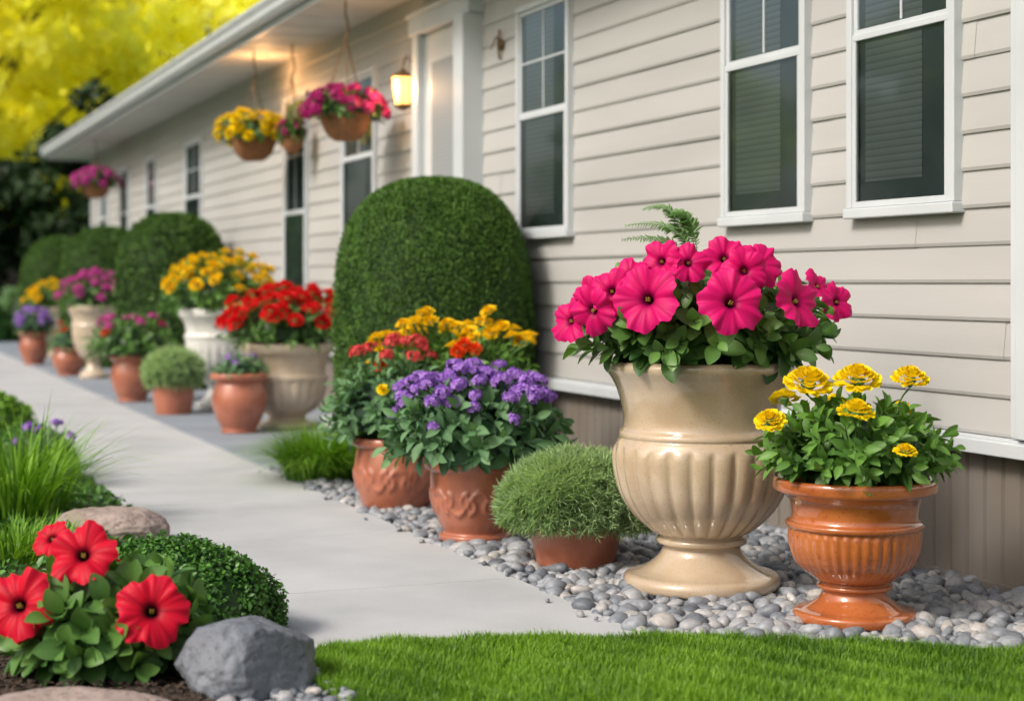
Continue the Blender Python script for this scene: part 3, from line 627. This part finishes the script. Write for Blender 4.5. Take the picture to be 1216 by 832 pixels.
shoots(mb,110,rx,rz,cz,z0,.115,.056,8,LONG,-18,.4,jit=.10,tb=.04)
dome_flowers(t,mb,PU,90,.36,.24,.47,z0,.042,(30,90),1.06,.8,2,jit=.12)
dome_flowers(t,mb,PU,5,.35,.24,.43,z0,.034,(16,28),1.06,.5,4)
obj("foliage",mb.mesh("foliage",[M_geran]),t)
t=thing("red_flower_pot",(2.45,7.62,.03),"terracotta pot with rolled rim and small red flowers beside the path","planter",G)
pot(t,[(.001,0),(.15,0),(.16,.01),(.185,.08),(.20,.17),(.192,.25),(.185,.285),(.205,.29),(.212,.305),(.208,.325),(.195,.33),(.18,.31),(.16,.2)],M_terra,"pot",200,scroll(6,.03,.25,.010),(.18,.3),sub=7)
mb=MB(); rx,rz,cz,z0=.31,.27,.43,.31
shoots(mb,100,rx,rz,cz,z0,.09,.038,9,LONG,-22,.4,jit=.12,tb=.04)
dome_flowers(t,mb,RM,12,.29,.30,.46,z0,.048,(48,88),1.08,.4,5)
dome_flowers(t,mb,MG,1,.31,.30,.46,z0,.03,(10,30),1.1,.1,5,az_c=-2.2,az_w=.2)
obj("foliage",mb.mesh("foliage",[M_geran]),t)
t=thing("golden_flower_pot",(2.80,7.80,.03),"large pot heaped with golden yellow flowers by a clipped hedge","planter",G)
pot(t,simple_pot(.17,.42,.13,.04),M_terra,"pot",80,None,(.14,.38))
mb=MB(); rx,rz,cz,z0=.38,.23,.56,.40
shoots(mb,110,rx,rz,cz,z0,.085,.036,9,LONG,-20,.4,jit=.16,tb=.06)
r_=np.random.default_rng(8)
for (ca,cd,cz_,k) in ((-.28,.0,.79,12),(-.14,-.05,.85,12),(.0,.1,.82,6),(.27,.05,.80,12),(.17,.12,.83,6),(-.33,.15,.77,4),(.02,-.12,.78,5),(-.38,-.05,.73,4)):
    for i in range(k):
        p=RIGHT*(ca+r_.normal(0,.06))+FWD*(cd+r_.normal(0,.07))+UP*(cz_+r_.normal(0,.026)); add_flower(t,MO[i%2],p,UP+r_.normal(0,.3,3)-FWD*.3,.040*r_.uniform(.75,1.15),"flower",mb,(p[0]*.3,p[1]*.3,z0))
for (ca,cz_) in ((.06,.76),(.11,.74),(.03,.73),(-.34,.66)):
    p=RIGHT*ca-FWD*.22+UP*cz_; add_flower(t,OR[0],p,UP*.6-FWD,.038,"flower",mb,(p[0]*.3,p[1]*.3,z0))
obj("foliage",mb.mesh("foliage",[M_leaf2]),t)
def tuft(name,loc,label,n,rb,ln,w,lean,m,group=None):
    mb=MB(); blades(mb,n,rb,ln,w,lean); t=thing(name,loc,label,"grass",group,mb.mesh(name,[m])); return t
tuft("grass_tuft",(2.43,8.85,.03),"bright green soft ornamental grass clump on pebbles",2600,.20,.38,.007,(.4,1.9),M_tuft)

# ------------------------------------------------------------ far planters on the slab
UR=[(.001,0),(.17,0),(.18,.01),(.18,.04),(.13,.06),(.09,.10),(.08,.13),(.095,.15),(.16,.19),(.23,.27),(.265,.36),(.275,.43),(.285,.45),(.27,.47),(.28,.52),(.31,.56),(.325,.575),(.325,.61),(.31,.62),(.29,.615),(.27,.57),(.25,.5)]
UR2=[(.001,0),(.20,0),(.21,.01),(.21,.035),(.16,.05),(.13,.075),(.135,.09),(.19,.13),(.24,.19),(.27,.26),(.28,.34),(.29,.36),(.29,.385),(.275,.395),(.275,.45),(.295,.52),(.325,.555),(.335,.595),(.32,.62),(.29,.615),(.27,.57),(.25,.5)]
def far(name,label,loc,kind,sc,m,fol,flow,seed):
    t=thing(name,loc,label,"planter",G)
    if kind in('urn','urn2'):
        pr=[(a*sc[0],b*sc[1]) for a,b in (UR if kind=='urn' else UR2)]; pot(t,pr,m,"urn",144,flutes(22,6.5,10.8,.013),(.28*sc[0],.58*sc[1]),sub=4); z0=.58*sc[1]
    else:
        pot(t,round_pot(sc[0],sc[1]),m,"pot",56,None,(sc[0]*.78,sc[1]-.05),sub=3); z0=sc[1]-.04
    rx,rz,n,ll,lm=fol; cz=z0+rz*.35
    mb=MB(); shoots(mb,n,rx,rz,cz,z0,ll,ll*.45,7,SMALL,-20,.4,jit=.12,stem=0,tb=.06)
    for (ms,k,s,el) in flow: dome_flowers(t,mb,ms,k,rx,rz,cz,z0,s,el,1.04,.5,seed,jit=.1)
    obj("foliage",mb.mesh("foliage",[lm]),t)
far("geranium_urn","cream stoneware urn overflowing with scarlet red flowers",(3.03,12.03,.03),'urn2',(1.03,1.0),M_cream,(.46,.31,110,.09,M_leaf),[(RC,86,.062,(12,90))],1)
far("terracotta_planter","rounded terracotta pot with a few lilac flowers",(2.62,11.77,.03),'belly',(.20,.42),M_terra,(.19,.12,50,.06,M_geran),[(PU,4,.04,(30,80))],2)
far("marigold_pedestal_urn","tall white stone urn topped with golden yellow flowers",(2.94,14.0,.03),'urn',(1.0,1.36),M_white,(.47,.36,110,.09,M_leaf2),[(MO,64,.056,(14,90))],3)
spiky("spiky_grass_pot",(2.50,13.64,.03),"small terracotta pot with rounded pale green needle-leaved shrub",.18,.24,.24,.19,.34,450,G,10,.06,.008,-40)
far("terracotta_planter","terracotta pot with spreading greenery and magenta flowers",(2.42,15.2,.03),'belly',(.20,.42),M_terra,(.38,.28,90,.09,M_leaf),[(MC,9,.06,(40,90)),(RC,2,.05,(20,60))],4)
far("magenta_pedestal_urn","cream pedestal urn with a dome of magenta flowers",(2.60,19.0,.03),'urn',(.85,1.3),M_cream,(.34,.30,60,.09,M_leaf),[(MC,30,.07,(5,90))],5)
far("terracotta_planter","small terracotta pot with green leaves and red blooms",(2.42,19.7,.03),'belly',(.19,.32),M_terra,(.22,.22,40,.08,M_geran),[(RC,5,.05,(20,80))],6)
far("golden_pedestal_urn","cream urn with golden yellow flowers",(2.75,24.4,.03),'urn',(.85,1.15),M_cream,(.33,.28,50,.09,M_leaf2),[(MO,30,.065,(5,90))],7)
far("terracotta_planter","terracotta pot with lilac purple flowers",(2.33,22.5,.03),'belly',(.20,.42),M_terra,(.27,.25,50,.08,M_geran),[(PU,18,.07,(10,90))],8)

# ------------------------------------------------------------ clipped hedges
def hprof(z):
    e=np.clip((z-.52)/.48,0,1); return (.93+.07*np.sin(np.clip(z/.6,0,1)*np.pi*.7))*np.clip(1-e**2.7,0,1)**(1/2.5)
def hedge_mesh(n,size,rad=.56,H=1.68,seed=0):
    r=np.random.default_rng(seed)
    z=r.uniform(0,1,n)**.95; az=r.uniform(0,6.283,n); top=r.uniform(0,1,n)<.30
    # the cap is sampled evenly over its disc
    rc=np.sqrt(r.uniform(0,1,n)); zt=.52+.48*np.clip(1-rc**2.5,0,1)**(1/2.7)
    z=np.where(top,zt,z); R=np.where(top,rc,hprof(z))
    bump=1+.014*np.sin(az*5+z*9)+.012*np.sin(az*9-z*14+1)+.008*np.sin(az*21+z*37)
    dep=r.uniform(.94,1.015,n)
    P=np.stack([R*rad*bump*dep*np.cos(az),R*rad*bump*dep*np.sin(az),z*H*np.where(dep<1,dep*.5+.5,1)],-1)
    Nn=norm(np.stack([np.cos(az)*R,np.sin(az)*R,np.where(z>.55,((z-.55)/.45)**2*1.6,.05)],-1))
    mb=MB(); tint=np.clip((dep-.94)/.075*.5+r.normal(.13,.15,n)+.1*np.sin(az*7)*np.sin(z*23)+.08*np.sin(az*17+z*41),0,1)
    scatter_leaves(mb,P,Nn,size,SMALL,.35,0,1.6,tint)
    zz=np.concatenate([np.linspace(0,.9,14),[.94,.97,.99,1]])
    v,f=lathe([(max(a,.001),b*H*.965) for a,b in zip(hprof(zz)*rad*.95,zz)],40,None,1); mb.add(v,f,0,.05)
    return mb.mesh("hedge_foliage",[M_hedge])
def hedge(loc,label,me):
    t=thing("clipped_hedge",loc,label,"hedge","round clipped hedges along the house wall")
    mb=MB(); v,f=tube([(0,0,-.02),(.01,0,.12),(0,.01,.3)],.05,.04,8); mb.add(v,f); obj("trunk",mb.mesh("trunk",[M_bark]),t); obj("foliage",me,t)
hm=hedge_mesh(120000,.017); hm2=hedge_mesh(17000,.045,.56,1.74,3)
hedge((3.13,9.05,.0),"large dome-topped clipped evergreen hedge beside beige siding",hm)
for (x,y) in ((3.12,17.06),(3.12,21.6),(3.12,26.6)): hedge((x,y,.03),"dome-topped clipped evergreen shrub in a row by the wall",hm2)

# ------------------------------------------------------------ hanging baskets
def hanging(name,loc,label,flow,rx,rz,pr,ph,top,seed,lm=M_leaf):
    t=thing(name,loc,label,"hanging basket","hanging flower baskets under the eaves")
    pot(t,[(.001,0),(pr*.45,.006),(pr*.8,ph*.35),(pr*.96,ph*.75),(pr,ph*.9),(pr*1.05,ph*.93),(pr*1.06,ph),(pr*.98,ph*1.01),(pr*.93,ph*.9)],M_basket,"basket",64,lambda R,Z,T,K:.006*np.sin(T*24)*np.sign(np.sin(Z*130))*(R>.05),(pr*.9,ph*.9))
    hz=top-loc[2]
    for k in range(3):
        a=k*2.094+.4; mb=MB(); p0=np.array([pr*math.cos(a),pr*math.sin(a),ph]); p1=np.array([0,0,hz-.25])
        n=14
        for i in range(n):
            q0=p0+(p1-p0)*i/n; q1=p0+(p1-p0)*(i+1.15)/n; v,f=tube([q0,(q0+q1)/2+np.array([.003*(i%2),.003*((i+1)%2),0]),q1],.0055,.0055,5); mb.add(v,f)
        obj("chain",mb.mesh("chain",[M_metal]),t)
    mb=MB(); v,f=tube([(0,0,hz-.26),(.02,0,hz-.225),(.018,0,hz-.16),(0,0,hz-.1),(0,0,hz)],.007,.007,6); mb.add(v,f); obj("hook",mb.mesh("hook",[M_metal]),t)
    mb=MB(); cz=ph+rz*.15; shoots(mb,60,rx,rz,cz,ph*.85,.065,.032,8,SMALL,-25,.4,jit=.15,stem=0)
    for (ms,k,s,el) in flow: dome_flowers(t,mb,ms,k,rx,rz,cz,ph*.85,s,el,1.05,.3,seed,jit=.12)
    obj("foliage",mb.mesh("foliage",[lm]),t)
hanging("hanging_basket",(3.3,11.43,2.08),"woven hanging basket with deep magenta flowers under the eave",[(MD,38,.062,(-12,90))],.27,.15,.175,.19,ZT,1)
hanging("hanging_basket",(3.3,14.26,2.13),"woven hanging basket with bright yellow flowers under the eave",[(MG,44,.06,(-12,90))],.29,.18,.19,.20,ZT,2)
hanging("hanging_basket",(3.3,23.87,2.25),"small hanging basket with magenta flowers near the house end",[(MC,22,.085,(-10,90))],.30,.18,.19,.19,ZT,3)
hanging("hanging_basket",(3.5,13.72,2.16),"small dark hanging basket with dull red flowers",[(MD,9,.045,(0,90))],.10,.12,.09,.15,ZT,4)

# ------------------------------------------------------------ flower bed by the path
t=thing("red_petunia_plant",(.675,4.64,.03),"low leafy petunia plant with large red blooms in mulch","plant")
mb=MB(); rx,rz,cz,z0=.245,.16,.12,.0
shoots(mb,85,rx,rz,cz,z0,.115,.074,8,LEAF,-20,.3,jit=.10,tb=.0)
for (a_,z,s,me) in ((-.04,.345,.096,0),(-.19,.225,.098,1),(.165,.215,.092,2),(-.16,.365,.06,2)):
    p=dpos(a_,z,.12,.30,.25,1.0); 
    if z>.33: p=RIGHT*a_-FWD*(.12 if z<.36 else -.02)+UP*z
    add_flower(t,PR[me],p,norm(p-UP*.1)*.35-FWD*.75+UP*.3+RIGHT*a_*.4,s,"flower",mb,(p[0]*.3,p[1]*.3,z0))
dome_flowers(t,mb,PR,2,.26,.19,cz,z0,.07,(15,40),1.04,.3,2,az_c=math.atan2(.929,.1),az_w=.9)
obj("foliage",mb.mesh("foliage",[M_leaf]),t)
def mound(name,loc,label,rx,ry,rz,n,size,m,asp=.65,cat="shrub",group=None):
    az=rng.uniform(0,6.283,n); s=rng.uniform(-.1,1,n); el=np.arcsin(s); dep=rng.uniform(.88,1.03,n)
    b=1+.04*np.sin(az*4+s*5)+.03*np.sin(az*9-s*8)
    d=np.stack([np.cos(el)*np.cos(az),np.cos(el)*np.sin(az),s],-1)
    P=d*np.array([rx,ry,rz])*(dep*b)[:,None]; P[:,2]=np.maximum(P[:,2],0)
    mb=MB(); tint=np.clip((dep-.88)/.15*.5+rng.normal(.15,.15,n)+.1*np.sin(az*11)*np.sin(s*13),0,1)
    scatter_leaves(mb,P,norm(d+np.array([0,0,.3])),size,SMALL,asp,0,1.0,tint)
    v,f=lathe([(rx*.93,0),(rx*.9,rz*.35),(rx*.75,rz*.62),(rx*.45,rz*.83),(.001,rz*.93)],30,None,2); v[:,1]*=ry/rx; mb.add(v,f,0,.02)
    return thing(name,loc,label,cat,group,mb.mesh(name,[m]))
mound("boxwood_shrub",(.935,5.10,.02),"dense low rounded boxwood mound at the path edge",.33,.33,.285,26000,.015,M_box)
mound("low_shrub",(1.0,10.0,.02),"low rounded green shrub in the flower bed",.26,.3,.24,5000,.025,M_box)
mound("low_shrub",(.95,12.3,.02),"low rounded green shrub in the flower bed",.33,.4,.3,4000,.03,M_tuft)
tuft("ornamental_grass",(.72,7.7,.03),"tall arching green ornamental grass clump beside the path",330,.22,.60,.015,(.3,1.7),M_tuft)
tuft("ornamental_grass",(.98,9.1,.03),"loose arching ornamental grass clump in the flower bed",260,.16,.36,.012,(.3,1.5),M_tuft)
tuft("ornamental_grass",(.62,6.6,.03),"short green grass clump behind the red petunias",400,.2,.22,.010,(.3,1.5),M_tuft)
t=thing("lilac_flower_plant",(1.04,9.45,.03),"small green plant with pale lilac flowers in the bed","plant")
mb=MB(); shoots(mb,40,.16,.16,.12,0,.05,.018,7,SMALL,-10,.4); dome_flowers(t,mb,PU,6,.16,.17,.13,0,.035,(10,80),1.1,.4,1); obj("foliage",mb.mesh("foliage",[M_geran]),t)
def rock(name,loc,label,dim,m,seed,planes=14,dmin=.62,rot=0):
    r=np.random.default_rng(seed); v,f=ico(6); v=v.copy()
    for k in range(planes):
        n_=norm(r.normal(0,1,3)); d_=r.uniform(dmin,.92); e=np.maximum(0,v@n_-d_); v-=e[:,None]*n_*.94
    off=Vector((seed*3.1,0,0))
    dd=np.array([noise.fractal(Vector(q)*1.6+off,1,2.2,5)+.3*noise.fractal(Vector(q)*7+off,1,2.1,4) for q in v]); v=v*(1+.075*dd)[:,None]
    v=v*np.array(dim); c,s=math.cos(rot),math.sin(rot); v=v@np.array([[c,s,0],[-s,c,0],[0,0,1]])
    mb=MB(); mb.add(v,f); return thing(name,loc,label,"rock",None,mb.mesh(name,[m]))
rock("boulder",(1.0,4.36,.085),"angular blue-grey boulder beside the lawn edge",(.205,.17,.145),M_rockg,3,planes=16,dmin=.66,rot=.5)
rock("boulder",(.53,4.24,.03),"flat low pinkish-brown stone edging the bed",(.27,.12,.06),M_rockp,5,dmin=.8,rot=-.35)
rock("boulder",(1.04,7.1,.05),"flat greyish-pink boulder at the path edge",(.24,.18,.125),M_rockp,8,dmin=.7,rot=-.3)
rock("boulder",(1.19,4.76,.03),"small dark stone tucked by the shrub",(.07,.07,.055),M_rockg,12)

# ------------------------------------------------------------ trees
def tree_meshes(H,cr,ch,base,nclump,per,size,m,seed,cs=(.16,.30)):
    r=np.random.default_rng(seed); mb=MB()
    tp=[(0,0,0),(.1,.05,H*.25),(-.05,.1,H*.5),(.05,0,H*.85)]; v,f=tube(tp,H*.022,H*.006,10); mb.add(v,f)
    cl=[]
    for i in range(nclump):
        d=norm(r.normal(0,1,3)); k=r.uniform(.35,1)**.6
        if r.uniform()<.2: k*=.6
        c=np.array([d[0]*cr*k,d[1]*cr*k,base+ch/2+d[2]*ch/2*k]); c[:2]*=1-.25*abs(d[2]); cl.append(c)
    for c in cl[:20]:
        s=np.array([0,0,max(base*.6,c[2]*.5)]); v,f=tube(bez(s,(s+c)/2+np.array([0,0,-.3]),c,6),H*.007,H*.002,6); mb.add(v,f)
    trunk=mb.mesh("trunk",[M_bark]); mb=MB(); P=[];Nn=[];ti=[]
    for c in cl:
        rr=cr*r.uniform(*cs); d=norm(r.normal(0,1,(per,3))); P.append(c+d*rr*(r.uniform(.2,1,(per,1))**.5)*np.array([1,1,.7])); Nn.append(d)
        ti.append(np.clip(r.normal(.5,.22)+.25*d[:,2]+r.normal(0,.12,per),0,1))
    scatter_leaves(mb,np.concatenate(P),np.concatenate(Nn),size,leaf_tpl(3,.2,.2,.9),.7,0,1,np.concatenate(ti))
    return trunk,mb.mesh("crown",[m])
def tree(loc,ms,label,group,rot=0,s=1,cat="tree"):
    t=thing("tree",loc,label,cat,group); t.rotation_euler=(0,0,rot); t.scale=(s,s,s)
    obj("trunk",ms[0],t); obj("crown",ms[1],t)
TD=tree_meshes(6,2.3,5.6,.2,90,90,.26,M_darktree,1)
TY=tree_meshes(15,5.4,13,1.5,105,72,.42,M_yeltree,2,(.12,.24)); TY2=tree_meshes(14,5.2,12,1.5,105,72,.42,M_yeltree,4,(.12,.24))
TG=tree_meshes(11,4.2,9,1.6,100,90,.36,M_grntree,3)
for i,(x,y,s) in enumerate(((1.6,37,.82),(4.6,36,.86),(7.5,39,.85),(-1.5,39,1.0),(10.5,37,.75))): tree((x,y,0),TD,"dark green bushy tree in shade beyond the house","dark trees beyond the house",i*1.3,s)
for i,(x,y,s) in enumerate(((3.5,54,1.15),(11,60,1.08),(17.5,56,.80),(26,66,1.),(-4,60,1.2),(8,72,1.4))): tree((x,y,0),TY if i%2 else TY2,"tall tree with sunlit yellow-green leaves","sunlit yellow trees",i*1.7,s)
for i,(x,y,s) in enumerate(((-11,24,.65),(-13,40,.8),(-15,13,.7),(-9,33,.55))): tree((x,y,0),TG,"leafy green tree across the garden","garden trees facing the house",i*2.1,s)
mound("far_shrub",(2.2,32,0),"rounded green shrub at the end of the path",.8,.8,.85,4000,.06,M_box)
mound("far_shrub",(3.6,32.5,0),"rounded green shrub at the end of the path",.9,.8,1.2,4000,.06,M_hedge)
mound("far_shrub",(.8,31,0),"rounded green shrub at the end of the path",.8,.8,.7,4000,.06,M_box)

# ------------------------------------------------------------ light, world, camera
sc=bpy.context.scene
el=math.radians(42); sa=math.radians(-105)   # azimuth measured from +Y towards +X
sd=Vector((math.sin(sa)*math.cos(el),math.cos(sa)*math.cos(el),math.sin(el)))
w=bpy.data.worlds.new("World"); sc.world=w; w.use_nodes=True; nt=w.node_tree
sky=nt.nodes.new('ShaderNodeTexSky'); sky.sky_type='NISHITA'; sky.sun_disc=False; sky.sun_elevation=el; sky.sun_rotation=sa; sky.dust_density=6; sky.air_density=1.0; sky.ozone_density=.6
bg=nt.nodes['Background']; bg.inputs['Strength'].default_value=.15; nt.links.new(sky.outputs[0],bg.inputs['Color'])
l=bpy.data.lights.new("sun",'SUN'); l.energy=2.6; l.angle=math.radians(14); l.color=(1,.955,.89)
s=bpy.data.objects.new("sun",l); C.objects.link(s); s.rotation_euler=(-sd).to_track_quat('-Z','Y').to_euler(); s.location=(-10,10,15)
cam=bpy.data.cameras.new("camera"); co=bpy.data.objects.new("camera",cam); C.objects.link(co); sc.camera=co
co.location=(0,0,1.09); co.rotation_euler=(math.radians(90),0,math.radians(-21.75))
cam.lens=59.2; cam.sensor_width=36; cam.shift_y=-.0666; cam.clip_end=1000; cam.clip_start=.05
cam.dof.use_dof=True; cam.dof.focus_distance=5.5; cam.dof.aperture_fstop=2.0
sc.view_settings.view_transform='Standard'; sc.view_settings.look='None'; sc.view_settings.exposure=0
for o in bpy.data.objects:
    if "_o" in o: del o["_o"]
